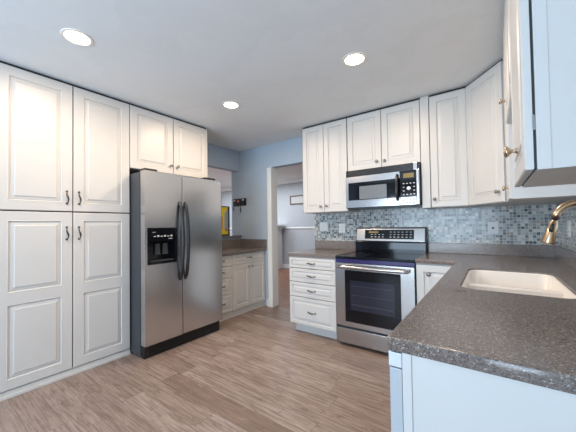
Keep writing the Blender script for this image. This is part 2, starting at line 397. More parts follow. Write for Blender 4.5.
for u0, wd, hu in ((0.006, 0.461, 0.427), (0.4745, 0.4525, 0.512)):
    d = panel_door(B(), fr, u0, 1.3635, wd, 1.066, inset=0.068).out('door', M['cab'], t); pull(d, fr, hu, 1.478)
    d = panel_door(B(), fr, u0, 0.060, wd, 1.2935, splits=[0.652], inset=0.068).out('door', M['cab'], t); pull(d, fr, hu, 1.180)

t = thing('wall_cabinet', 'white two door wall cabinet above the refrigerator', 'cabinet', (XP, 1.77, 1.80), 'white wall cabinets')
fr = frame((XP, 1.3065, 0), FX)
b = B(); b.box((0, 1.806, -0.50), (0.932, 2.432, 0), 0.001, fr); b.out('body', M['cab'], t)
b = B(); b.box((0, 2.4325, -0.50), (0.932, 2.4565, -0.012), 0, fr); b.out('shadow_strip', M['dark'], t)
b = B(); b.box((0.462, 1.81, 0), (0.4675, 2.43, 0.004), 0, fr); b.out('door_gap_shade', M['dark'], t)  # strip coloured as the shade between the two doors
for u0, ku in ((0.002, 0.428), (0.4685, 0.51)):
    d = panel_door(B(), fr, u0, 1.806, 0.459, 0.624, inset=0.062).out('door', M['cab'], t); knob(d, fr, ku, 1.895)

# left base units
XB = -2.826
zt = 0.845
t = thing('drawer_base_cabinet', 'white four drawer base unit between fridge and two door base unit', 'cabinet', (XB, 2.42, 0), 'white base cabinets')
fr = frame((XB-0.02, 2.236, 0), FX)
W0 = 0.365
carcass(t, fr, W0, zt, 0.485, 0.085, 0.0)
for v0, hh in ((0.695, 0.14), (0.545, 0.142), (0.325, 0.212), (0.092, 0.225)):
    d = panel_door(B(), fr, 0.003, v0, W0-0.006, hh, inset=0.03, rail=0.03).out('drawer', M['cab'], t); pull(d, fr, 0.19, v0+hh*0.55, 0.08, False)
t = thing('base_cabinet', 'white base unit with one wide drawer over two doors beside blue wall', 'cabinet', (XB, 2.96, 0), 'white base cabinets')
fr = frame((XB-0.02, 2.603, 0), FX)
W1 = 0.672
carcass(t, fr, W1, zt, 0.485, 0.085, 0.0)
d = panel_door(B(), fr, 0.003, 0.695, W1-0.01, 0.145, inset=0.03, rail=0.03).out('drawer', M['cab'], t); pull(d, fr, W1/2-0.01, 0.772, 0.09, False)
for u0, ku in ((0.003, 0.298), (0.336, 0.368)):
    d = panel_door(B(), fr, u0, 0.09, 0.328, 0.60, inset=0.05).out('door', M['cab'], t); knob(d, fr, ku, 0.645, s=0.95)
b = B(); b.box((XL+0.003, 2.239, 0.846), (-2.795, YW-0.003, 0.885), 0.004)
o = tag(b.out('countertop', M['stone']), 'short brown speckled countertop beside the refrigerator under the pass-through', 'countertop', 'speckled countertops')
b = B(); b.box((XL+0.003, 2.239, 0.8852), (XL+0.025, YW-0.003, 1.01), 0.003); b.box((XL+0.025, YW-0.023, 0.8852), (-2.795, YW-0.003, 1.01), 0.003); b.out('upstand', M['stone'], o)

# ---------------------------------------------------------------- refrigerator
FY0, FY1, FXD = 1.313, 2.222, -2.585
t = thing('refrigerator', 'stainless side by side refrigerator with black handles and ice dispenser', 'refrigerator', (-2.95, 1.77, 0))
b = B(); b.box((-3.33, FY0, 0.02), (-2.675, FY1, 1.745), 0.004); b.out('body', M['grey'], t)
b = B(); b.box((-2.674, FY0+0.008, 0.12), (-2.662, FY1-0.008, 1.74)); b.out('door_gasket', M['black'], t)
SP = 1.700
for y0, y1, lab in ((FY0, SP-0.004, 0), (SP+0.004, FY1, 1)):
    b = B()
    if lab == 0:   # left door with a recess for the dispenser
        q0, q1, z0, z1 = 1.338, 1.637, 0.868, 1.215
        b.box((-2.66, y0, 0.125), (FXD, q0, 1.752), 0); b.box((-2.66, q1, 0.125), (FXD, y1, 1.752), 0)
        b.box((-2.66, q0, 0.125), (FXD, q1, z0), 0); b.box((-2.66, q0, z1), (FXD, q1, 1.752), 0)
        bmesh.ops.remove_doubles(b.bm, verts=b.bm.verts, dist=1e-5)
    else: b.box((-2.66, y0, 0.125), (FXD, y1, 1.752), 0.008)
    d = b.out('freezer_door' if lab == 0 else 'fridge_door', M['steel'], t)
    # bowed black handle
    hy = SP-0.030 if lab == 0 else SP+0.030
    b = B(); n = 16; pts = []; rs = []
    for i in range(n+1):
        s = i/n; pts.append((FXD+(0.002 if i in (0, n) else 0.012+0.05*math.sin(math.pi*s)**0.7), hy, 0.685+0.79*s)); rs.append(0.013 if i in (0, n) else 0.0165)
    b.tube(pts, rs, 10); b.out('handle', M['black'], d)
    b = B(); b.box((-2.70, y0+(0.01 if lab == 0 else 0.30), 1.753), (-2.60, y0+(0.13 if lab == 0 else 0.44), 1.775), 0.004); b.out('hinge_cover', M['black'], d)
b = B()
b.box((-2.659, q0, z0), (-2.640, q1, z1)); b.box((-2.64, q0, z0), (FXD+0.006, q0+0.02, z1), 0.002); b.box((-2.64, q1-0.02, z0), (FXD+0.006, q1, z1), 0.002)
b.box((-2.64, q0+0.02, z0), (FXD+0.006, q1-0.02, z0+0.025), 0.002); b.box((-2.64, q0+0.02, z1-0.022), (FXD+0.006, q1-0.02, z1), 0.002)
b.box((-2.64, q0+0.02, z1-0.13), (FXD-0.004, q1-0.02, z1-0.022), 0.002)
dsp = b.out('dispenser', M['gloss'], t)
b = B(); b.box((-2.64, q0+0.03, z0+0.025), (FXD-0.005, q1-0.03, z0+0.034), 0.002); b.out('drip_tray', M['grey'], dsp)
for yy in (1.455, 1.535):
    b = B(); b.prism([(yy-0.028, 0.955), (yy+0.028, 0.955), (yy+0.02, 1.06), (yy-0.02, 1.06)], -2.635, -2.622, axis='x'); b.out('lever', M['grey'], dsp)
for i in range(6):
    b = B(); b.box((FXD-0.004, 1.40+i*0.034, 1.128), (FXD-0.0025, 1.42+i*0.034, 1.136+0.006*(i % 2))); b.out('button', M['mark'], dsp)
for y0_, y1_, z_ in ((1.385, 1.42, 1.170), (1.55, 1.59, 1.105)):
    b = B(); b.box((FXD-0.004, y0_, z_), (FXD-0.0025, y1_, z_+0.005)); b.out('indicator_light', M['mark'], dsp)
b = B(); b.box((-2.68, FY0+0.012, 0.0), (-2.628, FY1-0.012, 0.118), 0.004)
for i in range(7): b.box((-2.628, FY0+0.05, 0.018+i*0.013), (-2.622, FY1-0.05, 0.024+i*0.013))
b.out('grille', M['black'], t)

# ================================================================ BACK WALL BASE UNITS
YL = 2.663                                             # carcass face of base units
RX0, RX1 = -1.318, -0.556
t = thing('drawer_base_cabinet', 'white base unit with four drawers left of the range by the doorway', 'cabinet', (-1.62, 2.95, 0), 'white base cabinets')
fr = frame((-1.915, YL, 0), FY); Wd = 0.592
b = B(); b.box((0, 0.10, -0.60), (Wd, 0.862, 0), 0.0015, fr); b.out('body', M['cab'], t)
b = B(); b.box((0.02, 0, -0.60), (Wd, 0.10, -0.075), 0, fr); b.box((0.02, 0, -0.075), (Wd, 0.02, -0.065), 0.003, fr); b.out('toe_kick', M['cab'], t)
b = B(); b.box((0.004, 0.11, 0), (Wd-0.004, 0.855, 0.002), 0, fr); b.out('drawer_gap_shade', M['dark'], t)  # dark sheet behind the drawers, painted as the shade between them
for v0, hh in ((0.737, 0.118), (0.582, 0.149), (0.415, 0.161), (0.108, 0.301)):
    d = panel_door(B(), fr, 0.002, v0, Wd-0.004, hh, inset=0.034, rail=0.028, z0=0.002).out('drawer', M['cab'], t)
    pull(d, fr, Wd/2, v0+hh*0.5, 0.095, False, z=0.022)
b = B(); b.box((-1.928, 2.636, 0.864), (RX0-0.003, YW-0.0075, 0.902), 0.004)
o = tag(b.out('countertop', M['stone']), 'brown speckled countertop on the drawer unit left of the range', 'countertop', 'speckled countertops')
b = B(); b.box((-1.940+0.012, YW-0.028, 0.9025), (RX0-0.003, YW-0.0075, 1.012), 0.003); b.out('upstand', M['stone'], o)

# tile
b = B(); b.box((-1.938, YW-0.0065, 0.91), (XR-0.0005, YW-0.0005, 1.41)); tag(b.out('tiled_backsplash', M['tile']), 'blue grey mosaic tile backsplash on the wall behind the range', 'backsplash', None)
b = B(); b.box((XR-0.0065, 0.80, 0.90), (XR-0.0005, YW-0.007, WZ0-0.005)); b.box((XR-0.0065, WY1+0.005, WZ0-0.005), (XR-0.0005, YW-0.007, 1.355)); b.box((XR-0.0065, 0.80, WZ0-0.005), (XR-0.0005, WY0-0.005, 1.355))
tag(b.out('tiled_backsplash', M['tile']), 'blue grey mosaic tile backsplash on the right wall behind the faucet', 'backsplash', None)

# ---------------------------------------------------------------- range
t = thing('range', 'stainless electric range with black glass cooktop and oven window', 'stove', ((RX0+RX1)/2, 2.95, 0))
RF = 2.645
b = B(); b.box((RX0, RF+0.02, 0.03), (RX1, 3.262, 0.872), 0.002); b.out('body', M['grey'], t)
for x in (RX0+0.05, RX1-0.05):
    for y in (RF+0.08, 3.2):
        b = B(); b.lathe((x, y, 0), (0, 0, 1), [(0.02, 0), (0.02, 0.03)], 10); b.out('foot', M['black'], t)
b = B(); b.box((RX0-0.001, RF-0.012, 0.873), (RX1+0.001, 3.20, 0.897), 0.005); ck = b.out('cooktop', M['gloss'], t)
for x, y, r in ((-1.14, 2.80, 0.105), (-0.74, 2.80, 0.08), (-1.14, 3.05, 0.08), (-0.74, 3.05, 0.095)):
    for rr in (r, r-0.03):
        b = B()
        n = 40; ring = [(x+rr*math.cos(2*math.pi*i/n), y+rr*math.sin(2*math.pi*i/n)) for i in range(n)]; rin = [(x+(rr-0.002)*math.cos(2*math.pi*i/n), y+(rr-0.002)*math.sin(2*math.pi*i/n)) for i in range(n)]
        for i in range(n):
            j = (i+1) % n; b.face([(*ring[i], 0.8974), (*ring[j], 0.8974), (*rin[j], 0.8974), (*rin[i], 0.8974)])
        b.out('burner_ring', M['grey'], ck)
b = B(); b.box((RX0+0.002, RF-0.004, 0.835), (RX1-0.002, RF+0.02, 0.872), 0.003); b.out('front_rail', M['indigo'], t)
# oven door
b = B(); fr = frame((RX0, RF, 0), FY); Wr = RX1-RX0
OX0, OX1, OZ0, OZ1 = 0.105, 0.645, 0.252, 0.765
for a, c in (((0.003, 0.205, -0.02), (OX0, 0.832, 0.022)), ((OX1, 0.205, -0.02), (Wr-0.003, 0.832, 0.022)), ((OX0, 0.205, -0.02), (OX1, OZ0, 0.022)), ((OX0, OZ1, -0.02), (OX1, 0.832, 0.022))): b.box(a, c, 0, fr)
bmesh.ops.remove_doubles(b.bm, verts=b.bm.verts, dist=1e-5)
od = b.out('oven_door', M['steelh'], t)
b = B(); b.box((OX0, OZ0, -0.018), (OX1, OZ1, 0.0215), 0, fr); gw = b.out('oven_glass', M['gloss'], od)
b = B(); b.box((OX0+0.055, 0.375, 0.0215), (OX1-0.055, 0.665, 0.0222), 0, fr); b.out('inner_window', M['ovenwin'], gw)
b = B()
for z in (0.42, 0.43, 0.52, 0.61): b.box((OX0+0.07, z, 0.0222), (OX1-0.07, z+0.003, 0.0226), 0, fr)
b.out('oven_rack', M['grey'], gw)
b = B(); pts = []
b.tube([(0.04+0.68*i/16, 0.797, 0.060+0.012*math.sin(math.pi*i/16)) for i in range(17)], 0.018, 12, fr)
b.box((0.045, 0.783, 0.02), (0.075, 0.811, 0.068), 0.004, fr); b.box((Wr-0.075, 0.783, 0.02), (Wr-0.045, 0.811, 0.068), 0.004, fr)
b.out('handle', M['steelh'], od)
b = B(); b.box((0.003, 0.035, -0.02), (Wr-0.003, 0.182, 0.02), 0.004, fr); b.out('storage_drawer', M['steelh'], t)
b = B(); b.box((0.003, 0.183, -0.02), (Wr-0.003, 0.204, 0.004), 0, fr); b.out('drawer_gap_shade', M['dark'], t)  # dark bar painted as shade between oven door and drawer
b = B(); b.box((RX0-0.0005, RF+0.021, 0.84), (RX0+0.001, 3.2, 0.872)); b.out('side_trim', M['steelh'], t)
# backguard
b = B(); b.prism([(3.155, 0.898), (3.262, 0.898), (3.262, 1.178), (3.205, 1.178), (3.178, 1.025), (3.155, 1.015)], RX0+0.002, RX1-0.002, axis='x', bev=0.003); bg = b.out('backguard', M['gloss'], t)
n = Vector((0, -(1.170-1.030), (3.2045-3.178))).normalized()
def slab(x0, x1, z0, z1, off, th, bev=0):
    """box lying on the sloping control face"""
    o = Vector((0, 3.1775, 1.028)); v = Vector((0, 3.2045-3.1775, 1.170-1.028)).normalized(); u = Vector((1, 0, 0)); nn = u.cross(v)
    m = Matrix.Identity(4)
    for i in range(3): m[i][0] = u[i]; m[i][1] = v[i]; m[i][2] = nn[i]; m[i][3] = o[i]
    q = B(); q.box((x0, z0, off), (x1, z1, off+th), bev, m); return q
slab(RX0+0.01, RX1-0.01, 0.0, 0.140, 0.0, 0.006, 0.002).out('control_fascia', M['steelh'], bg)
pn = slab(-1.205, -0.672, 0.022, 0.125, 0.0062, 0.004, 0.001).out('control_panel', M['gloss'], bg)
for i in range(12):
    for j in range(3):
        if (i in (0, 5)) or (i < 5 and j == 2): continue
        slab(-1.175+i*0.042, -1.155+i*0.042, 0.040+j*0.028, 0.047+j*0.028, 0.0102, 0.001).out('touch_button', M['mark'], pn)
slab(-1.16, -1.05, 0.088, 0.108, 0.0102, 0.0008).out('display', M['amber'], pn)
for x in (-1.275, -0.60):
    b = B(); b.lathe((x, 3.184, 1.095), (0, -1, 0.15), [(0.034, 0), (0.034, 0.004), (0.026, 0.009), (0.024, 0.012), (0, 0.012)], 22)
# ---------------------------------------------------------------- right L worktop, base units, sink
ZK = 0.91
def curve_slab(name, outer, hole, z0, z1, bev, m, lab, cat, grp):
    cu = bpy.data.curves.new(name, 'CURVE'); cu.dimensions = '2D'; cu.fill_mode = 'BOTH'
    for poly in (outer, hole):
        if not poly: continue
        sp = cu.splines.new('POLY'); sp.points.add(len(poly)-1); sp.use_cyclic_u = True
        for p, (x, y) in zip(sp.points, poly): p.co = (x, y, 0, 1)
    cu.extrude = (z1-z0)/2-bev; cu.bevel_depth = bev; cu.bevel_resolution = 2; cu.offset = -bev
    o = bpy.data.objects.new(name, cu); C.objects.link(o)
    bpy.context.view_layer.update()
    me = bpy.data.meshes.new_from_object(o.evaluated_get(bpy.context.evaluated_depsgraph_get()))
    bpy.data.objects.remove(o); me.materials.clear(); me.materials.append(m)
    o = bpy.data.objects.new(name, me); o.location = (0, 0, (z0+z1)/2); C.objects.link(o)
    return tag(o, lab, cat, grp)
def rrect(x0, y0, x1, y1, r, n=7):
    pts = []
    for cx, cy, a0 in ((x1-r, y0+r, -90), (x1-r, y1-r, 0), (x0+r, y1-r, 90), (x0+r, y0+r, 180)):
        for i in range(n+1):
            a = math.radians(a0+90*i/n); pts.append((cx+r*math.cos(a), cy+r*math.sin(a)))
    return pts
SX0, SX1, SY0, SY1 = -0.135, 0.285, 1.560, 2.275
XC, YC = -0.241, 0.785
hole = rrect(SX0, SY0, SX1, SY1, 0.075)
ct = curve_slab('countertop', [(RX1+0.003, 2.636), (XC, 2.636), (XC, YC), (XR-0.008, YC), (XR-0.008, YW-0.008), (RX1+0.003, YW-0.008)], hole[::-1], ZK-0.037, ZK, 0.004, M['stone'],
                'large speckled L shaped countertop around the sink in the foreground', 'countertop', 'speckled countertops')
b = B(); b.box((RX1+0.003, YW-0.030, ZK+0.0003), (XR-0.0075, YW-0.0075, 1.014), 0.003); b.box((XR-0.030, YC, ZK+0.0003), (XR-0.0075, YW-0.031, 1.014), 0.003)
b.out('upstand', M['stone'], ct)
# sink bowl
t = thing('sink', 'off white undermount double bowl sink in the countertop', 'sink', (0.07, 1.92, 0.68))
def loops(b, ls):
    prev = None
    for pts in ls:
        vs = [b.bm.verts.new(p) for p in pts]
        if prev:
            for k in range(len(vs)):
                j = (k+1) % len(vs); f = b.bm.faces.new((prev[k], prev[j], vs[j], vs[k])); f.smooth = True
        prev = vs
    return prev
YD = 1.90
b = B()
rim = ZK-0.010
def lp(x0, y0, x1, y1, r, z): return [(x, y, z) for x, y in rrect(x0, y0, x1, y1, r)]
SA, SB, SC, SD = SX0+0.0015, SY0+0.0015, SX1-0.0015, SY1-0.0015
# outer shell from the rim down, then the inner wall down to the level of the divider
v = loops(b, [lp(SA+0.008, SB+0.008, SC-0.008, SD-0.008, 0.068, rim-0.20), lp(SA, SB, SC, SD, 0.0735, rim-0.18), lp(SA, SB, SC, SD, 0.0735, rim), lp(SA+0.006, SB+0.006, SC-0.006, SD-0.006, 0.068, rim+0.002), lp(SA+0.011, SB+0.011, SC-0.011, SD-0.011, 0.063, rim-0.004), lp(SA+0.022, SB+0.022, SC-0.022, SD-0.022, 0.058, rim-0.175), lp(SA+0.05, SB+0.05, SC-0.05, SD-0.05, 0.04, rim-0.19)])
b.bm.faces.new(v)
# rounded divider between the two bowls
b.prism([(YD-0.022, rim-0.19), (YD+0.022, rim-0.19), (YD+0.016, rim-0.036), (YD+0.009, rim-0.027), (YD-0.009, rim-0.027), (YD-0.016, rim-0.036)], SA+0.012, SC-0.012, axis='x')
bowl = b.out('bowl', M['sink'], t)
for y in (1.71, 2.04):
    b = B(); b.lathe((0.07, y, rim-0.1895), (0, 0, 1), [(0.045, 0), (0.045, 0.003), (0.03, 0.003), (0.028, 0.001), (0, 0.001)], 20); b.out('drain', M['chrome'], t)
# base units on the right
b = B(); b.box((-0.204, 0.793, 0.0), (XR-0.003, 0.812, 0.8725), 0.001); b.box((-0.204, 0.789, 0.0), (-0.181, 0.793, 0.8725), 0.001)
tag(b.out('end_panel', M['cab']), 'plain white end panel below the near end of the L shaped countertop', 'panel')
t = thing('dishwasher', 'dishwasher edge beside the white end panel under the countertop', 'dishwasher', (0.05, 1.12, 0))
b = B(); b.box((-0.203, 0.825, 0.04), (0.40, 1.42, 0.868), 0.002); b.out('body', M['grey'], t)
b = B(); b.box((-0.238, 0.791, 0.10), (-0.2055, 1.42, 0.826), 0.003); b.out('door', M['dwhite'], t)
b = B(); b.box((-0.240, 0.791, 0.829), (-0.2055, 1.42, 0.868), 0.003); b.out('control_strip', M['plategrey'], t)
b = B(); b.box((-0.17, 0.825, 0.0), (0.36, 1.42, 0.04)); b.out('toe_kick', M['black'], t)
t = thing('base_cabinet', 'white sink base unit under the sink, facing the refrigerator', 'cabinet', (0.05, 1.9, 0), 'white base cabinets')
fr = frame((-0.21, 2.30, 0), FNX)
b = B()
for a, c in (((0, 0.10, -0.62), (0.02, 0.87, 0)), ((0.855, 0.10, -0.62), (0.875, 0.87, 0)), ((0.02, 0.10, -0.62), (0.855, 0.12, 0)), ((0.02, 0.12, -0.62), (0.855, 0.87, -0.61)), ((0.02, 0.12, -0.012), (0.855, 0.87, 0))): b.box(a, c, 0, fr)
b.out('body', M['cab'], t)
b = B(); b.box((0, 0, -0.62), (0.875, 0.10, -0.07), 0, fr); b.out('toe_kick', M['cab'], t)
for u0, ku in ((0.003, 0.40), (0.44, 0.475)):
    d = panel_door(B(), fr, u0, 0.11, 0.432, 0.745).out('door', M['cab'], t); knob(d, fr, ku, 0.79)
t = thing('base_cabinet', 'white corner base unit with one door right of the range', 'cabinet', (-0.05, 2.95, 0), 'white base cabinets')
fr = frame((RX1+0.005, YL, 0), FY)
b = B(); b.box((0, 0.10, -0.605), (0.985, 0.872, 0), 0.0015, fr); b.box((0.345, 0.10, 0), (0.985, 0.872, 0.355), 0.0015, fr); b.out('body', M['cab'], t)
b = B(); b.box((0, 0, -0.60), (0.985, 0.10, -0.075), 0, fr); b.out('toe_kick', M['cab'], t)
d = panel_door(B(), fr, 0.004, 0.108, 0.318, 0.755, inset=0.055).out('door', M['cab'], t); knob(d, fr, 0.105, 0.785, s=1.1)

# faucet
fyv, fbx = 1.78, 0.386
t = thing('faucet', 'gold pull down kitchen faucet with black button over the sink', 'faucet', (fbx, fyv, ZK))
b = B(); b.lathe((fbx, fyv, ZK), (0, 0, 1), [(0.030, 0), (0.030, 0.006), (0.024, 0.012), (0.022, 0.02), (0.021, 0.09), (0.017, 0.10)], 22); b.out('base', M['gold'], t)
ra = 0.075; cx_, cz_ = fbx-ra, 1.222
pts = [(fbx, fyv, ZK+0.08), (fbx, fyv, 1.10)]
for i in range(0, 15):
    a = math.radians(172*i/14); pts.append((cx_+ra*math.cos(a), fyv, cz_+ra*1.06*math.sin(a)))
b = B(); b.tube(pts, 0.0148, 14); sp_ = b.out('spout', M['gold'], t)
e0 = Vector(pts[-1]); dirv = Vector((-0.24, -0.02, -0.95)).normalized()
b = B(); b.lathe(e0-dirv*0.002, dirv, [(0.0165, 0), (0.0165, 0.006)], 18); b.out('joint_ring', M['black'], t)
b = B(); b.lathe(e0+dirv*0.004, dirv, [(0.011, 0), (0.011, 0.012), (0.016, 0.020), (0.020, 0.065), (0.0255, 0.112), (0.025, 0.118), (0.019, 0.119), (0, 0.119)], 22); sh = b.out('spray_head', M['gold'], t)
b = B(); c_ = e0+dirv*0.046+Vector((-0.004, -0.0165, 0.0)); b.lathe(c_-dirv*0.02, dirv, [(0.004, 0), (0.008, 0.003), (0.008, 0.037), (0.004, 0.04)], 12); b.out('spray_button', M['black'], sh)
b = B(); b.tube([(fbx, fyv-0.02, ZK+0.06), (fbx, fyv-0.05, ZK+0.064), (fbx-0.005, fyv-0.075, ZK+0.10)], [0.009, 0.007, 0.006], 10); b.out('lever', M['gold'], t)

# smudge on the worktop
b = B()
pr = [(-0.146, 1.476), (-0.139, 1.470), (-0.128, 1.479), (-0.118, 1.486), (-0.106, 1.489), (-0.100, 1.496), (-0.112, 1.497), (-0.122, 1.490), (-0.133, 1.486)]
b.prism(pr, ZK+0.0002, ZK+0.0012); tag(b.out('smudge', M['oil']), 'small dark smudge on the countertop in front of the sink', 'stain')

# ================================================================ UPPER CABINETS, back wall
YU = 2.986
ZB, ZT = 1.368, 2.432
def upper(label, x0, x1, z0, doors, loc=None, knobs='pewter', inset=0.056):
    t = thing('wall_cabinet', label, 'cabinet', ((x0+x1)/2, 3.1, z0), 'white wall cabinets')
    fr = frame((x0, YU, 0), FY); w_ = x1-x0; d_ = YW-0.008-YU
    b = B(); b.box((0, z0, -d_), (w_, ZT, 0), 0.001, fr); b.out('body', M['cab'], t)
    b = B(); b.box((0.0, z0+0.002, 0), (0.003, ZT-0.001, 0.016), 0, fr); b.out('door_gap_shade', M['dark'], t)  # dark strip as painted shade along the cabinet's left edge
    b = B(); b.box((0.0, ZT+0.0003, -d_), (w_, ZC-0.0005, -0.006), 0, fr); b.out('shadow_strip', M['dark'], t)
    for (u0, u1, ku, kz) in doors:
        d = panel_door(B(), fr, u0, z0+0.003, u1-u0, ZT-z0-0.005, inset=inset).out('door', M['cab'], t)
        if ku is not None: knob(d, fr, ku, kz, mt=knobs)
    for (u0, u1, _, _), (v0, _, _, _) in zip(doors, doors[1:]):
        b = B(); b.box((u1, z0+0.004, 0), (v0, ZT-0.002, 0.003), 0, fr); b.out('door_gap_shade', M['dark'], t)  # shade between neighbouring doors painted as a dark strip
    return t
upper('white two door wall cabinet by the doorway, left of the microwave', -1.920, -1.316, ZB, [(0.0032, 0.301, 0.262, ZB+0.070), (0.305, 0.602, 0.341, ZB+0.075)])
upper('short white two door wall cabinet directly above the microwave', -1.312, -0.548, 1.815, [(0.0032, 0.383, 0.338, 1.884), (0.388, 0.762, 0.42, 1.880)])
b = B(); b.box((-0.545, YU-0.018, ZB), (-0.470, YW-0.008, ZT), 0.001); b.box((-0.545, YU, ZT+0.0003), (-0.470, YW-0.008, ZC-0.0005))
tag(b.out('filler_panel', M['cab']), 'narrow plain white filler strip right of the microwave', 'panel')
upper('white single door wall cabinet between microwave filler and corner cabinet', -0.467, -0.162, ZB, [(0.0032, 0.3015, 0.034, ZB+0.077)])
# diagonal corner cabinet
PA, PB = Vector((-0.159, YU-0.002, 0)), Vector((0.098, 2.640, 0))
t = thing('wall_cabinet', 'white diagonal corner wall cabinet with one door', 'cabinet', (0.15, 2.9, ZB), 'white wall cabinets')
b = B(); b.prism([(PA.x, PA.y+0.012), (PB.x, PB.y), (PB.x+0.015, PB.y), (XR-0.009, PB.y), (XR-0.009, YW-0.009), (PA.x, YW-0.009)], ZB, ZT, bev=0); b.out('body', M['cab'], t)
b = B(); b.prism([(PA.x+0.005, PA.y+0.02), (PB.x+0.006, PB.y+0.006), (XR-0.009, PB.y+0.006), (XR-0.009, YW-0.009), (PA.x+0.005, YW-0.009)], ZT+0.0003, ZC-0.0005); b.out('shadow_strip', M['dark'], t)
dd = (PB-PA); Ld = dd.length; nn = Vector((dd.y, -dd.x, 0)).normalized()
if nn.y > 0: nn = -nn
fr = frame(PA+nn*0.0+Vector((0, 0.004, 0)), nn)
d = panel_door(B(), fr, 0.014, ZB+0.003, Ld-0.018, ZT-ZB-0.005, inset=0.056, z0=0.002).out('door', M['cab'], t)
knob(d, fr, Ld-0.055, ZB+0.083, z=0.022)
b = B(); b.box((0.0075, ZB+0.002, 0), (0.0135, ZT-0.001, 0.010), 0, fr); b.out('door_gap_shade', M['dark'], t)  # dark strip painted as shade beside the diagonal door
# ---- right wall uppers (doors face the pantry)
XU = 0.112
def upr(label, y0, y1, z0, doors, mt='brass', XU=0.112, ks=1.0, dz=0.0):
    """y0 far end, y1 near end"""
    t = thing('wall_cabinet', label, 'cabinet', (0.28, (y0+y1)/2, z0), 'white wall cabinets')
    fr = frame((XU, y0, 0), FNX); w_ = y0-y1; d_ = XR-0.008-XU
    b = B(); b.box((0, z0, -d_), (w_, ZT, 0), 0.001, fr); b.out('body', M['cab'], t)
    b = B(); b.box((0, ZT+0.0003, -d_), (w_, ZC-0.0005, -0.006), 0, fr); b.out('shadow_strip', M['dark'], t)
    for (u0, u1, ku, kz) in doors:
        d = panel_door(B(), fr, u0, z0+0.003, u1-u0, ZT-z0-0.005, inset=0.056, z0=dz).out('door', M['cab'], t)
        if ku is not None: knob(d, fr, ku, kz, z=0.02+dz, mt=mt, s=ks)
    return t, fr
upr('narrow white wall cabinet with low brass knob right beside the diagonal corner cabinet', 2.634, 2.235, ZB-0.006, [(0.02, 0.395, 0.325, ZB+0.070)], ks=1.1)
upr('short white wall cabinet, its brass knob near the ceiling, behind the foreground cabinet', 2.232, 1.585, 1.83, [(0.003, 0.322, 0.04, 1.97), (0.326, 0.643, None, 0)], ks=1.1, XU=0.105)
t, fr = upr('large white wall cabinet in the right foreground, seen from its end', 1.540, 1.040, 1.362, [(0.004, 0.497, 0.27, 1.468)], ks=1.3, dz=0.0065, XU=0.1055)
b = B(); b.box((0.001, 1.37, 0), (0.493, 2.43, 0.0065), 0, fr); b.out('door_gap_shade', M['dark'], t)  # dark sheet painted as the shade between door and box
b = B(); b.box((0.4935, 1.475, -0.004), (0.501, 1.518, 0.008), 0.001, fr); b.out('hinge', M['pewter'], t)
b = B(); b.box((0.500, 1.362, -0.030), (0.503, 2.432, 0), 0.001, fr); b.out('end_stile', M['cab'], t)

# ---------------------------------------------------------------- microwave
MX0, MX1, MZ0, MZ1, MF = -1.308, -0.552, 1.392, 1.8125, 2.925
t = thing('microwave', 'stainless over the range microwave with black handle and window', 'microwave', ((MX0+MX1)/2, 3.1, MZ0))
b = B(); b.box((MX0, MF, MZ0), (MX1, YW-0.008, MZ1), 0.003); b.out('body', M['black'], t)
fr = frame((MX0, MF, 0), FY); Wm = MX1-MX0
b = B()
for i in range(5): b.box((0.012, 1.748+i*0.0125, 0), (Wm-0.06, 1.754+i*0.0125, 0.010-0.001*i), 0.001, fr)
b.box((0.0, 1.742, 0), (0.012, 1.812, 0.012), 0, fr); b.out('vent_grille', M['black'], t)
b = B(); b.box((Wm-0.055, 1.742, 0), (Wm-0.02, 1.811, 0.013), 0.002, fr); b.out('vent_end_cap', M['steelh'], t)
# door frame
b = B(); DW = 0.575
for a, c in (((0.0, 1.402, 0), (0.03, 1.738, 0.022)), ((0.03, 1.402, 0), (DW, 1.480, 0.022)), ((0.03, 1.672, 0), (DW, 1.738, 0.022))): b.box(a, c, 0, fr)
md_ = b.out('door', M['steelh'], t)
b = B(); b.box((0.03, 1.480, 0), (DW, 1.672, 0.0205), 0, fr); g_ = b.out('door_glass', M['gloss'], md_)
b = B(); b.box((0.155, 1.488, 0.0205), (0.445, 1.628, 0.0213), 0, fr); b.out('inner_window', M['mwwin'], g_)
b = B(); b.tube([(DW-0.022, 1.455+0.25*i/12, 0.022+0.034*math.sin(math.pi*i/12)**0.5) for i in range(13)], 0.014, 10, fr); b.out('handle', M['black'], md_)
b = B(); b.box((DW+0.002, 1.48, 0), (Wm-0.03, 1.735, 0.021), 0.002, fr); cp_ = b.out('control_panel', M['gloss'], t)
b = B(); b.box((DW+0.002, 1.402, 0), (Wm-0.03, 1.479, 0.0215), 0.002, fr); b.out('lower_panel', M['steelh'], t)
b = B(); b.box((Wm-0.028, 1.402, 0), (Wm-0.002, 1.74, 0.024), 0.006, fr); b.out('side_trim', M['steelh'], t)
b = B(); b.box((DW+0.035, 1.668, 0.021), (Wm-0.05, 1.712, 0.022), 0, fr); b.out('display', M['amber'], cp_)
for i, j in ((0, 0), (0, 1), (0, 2), (0, 3), (3, 0), (3, 1), (3, 2), (3, 3), (1, 3), (2, 3), (1, 0), (2, 0)):
    b = B(); b.box((DW+0.028+i*0.032, 1.50+j*0.036, 0.021), (DW+0.044+i*0.032, 1.509+j*0.036, 0.0222), 0, fr); b.out('button', M['mark'], cp_)
b = B(); b.lathe((DW+0.083, 1.563, 0.021), (0, 0, 1), [(0.019, 0), (0.019, 0.002), (0, 0.002)], 18, fr); b.out('start_button', M['plate'], cp_)
for i in range(4):
    for j in range(2):
        b = B(); b.box((DW+0.022+i*0.032, 1.418+j*0.026, 0.0215), (DW+0.042+i*0.032, 1.428+j*0.026, 0.0222), 0, fr); b.out('button', M['black'], t)

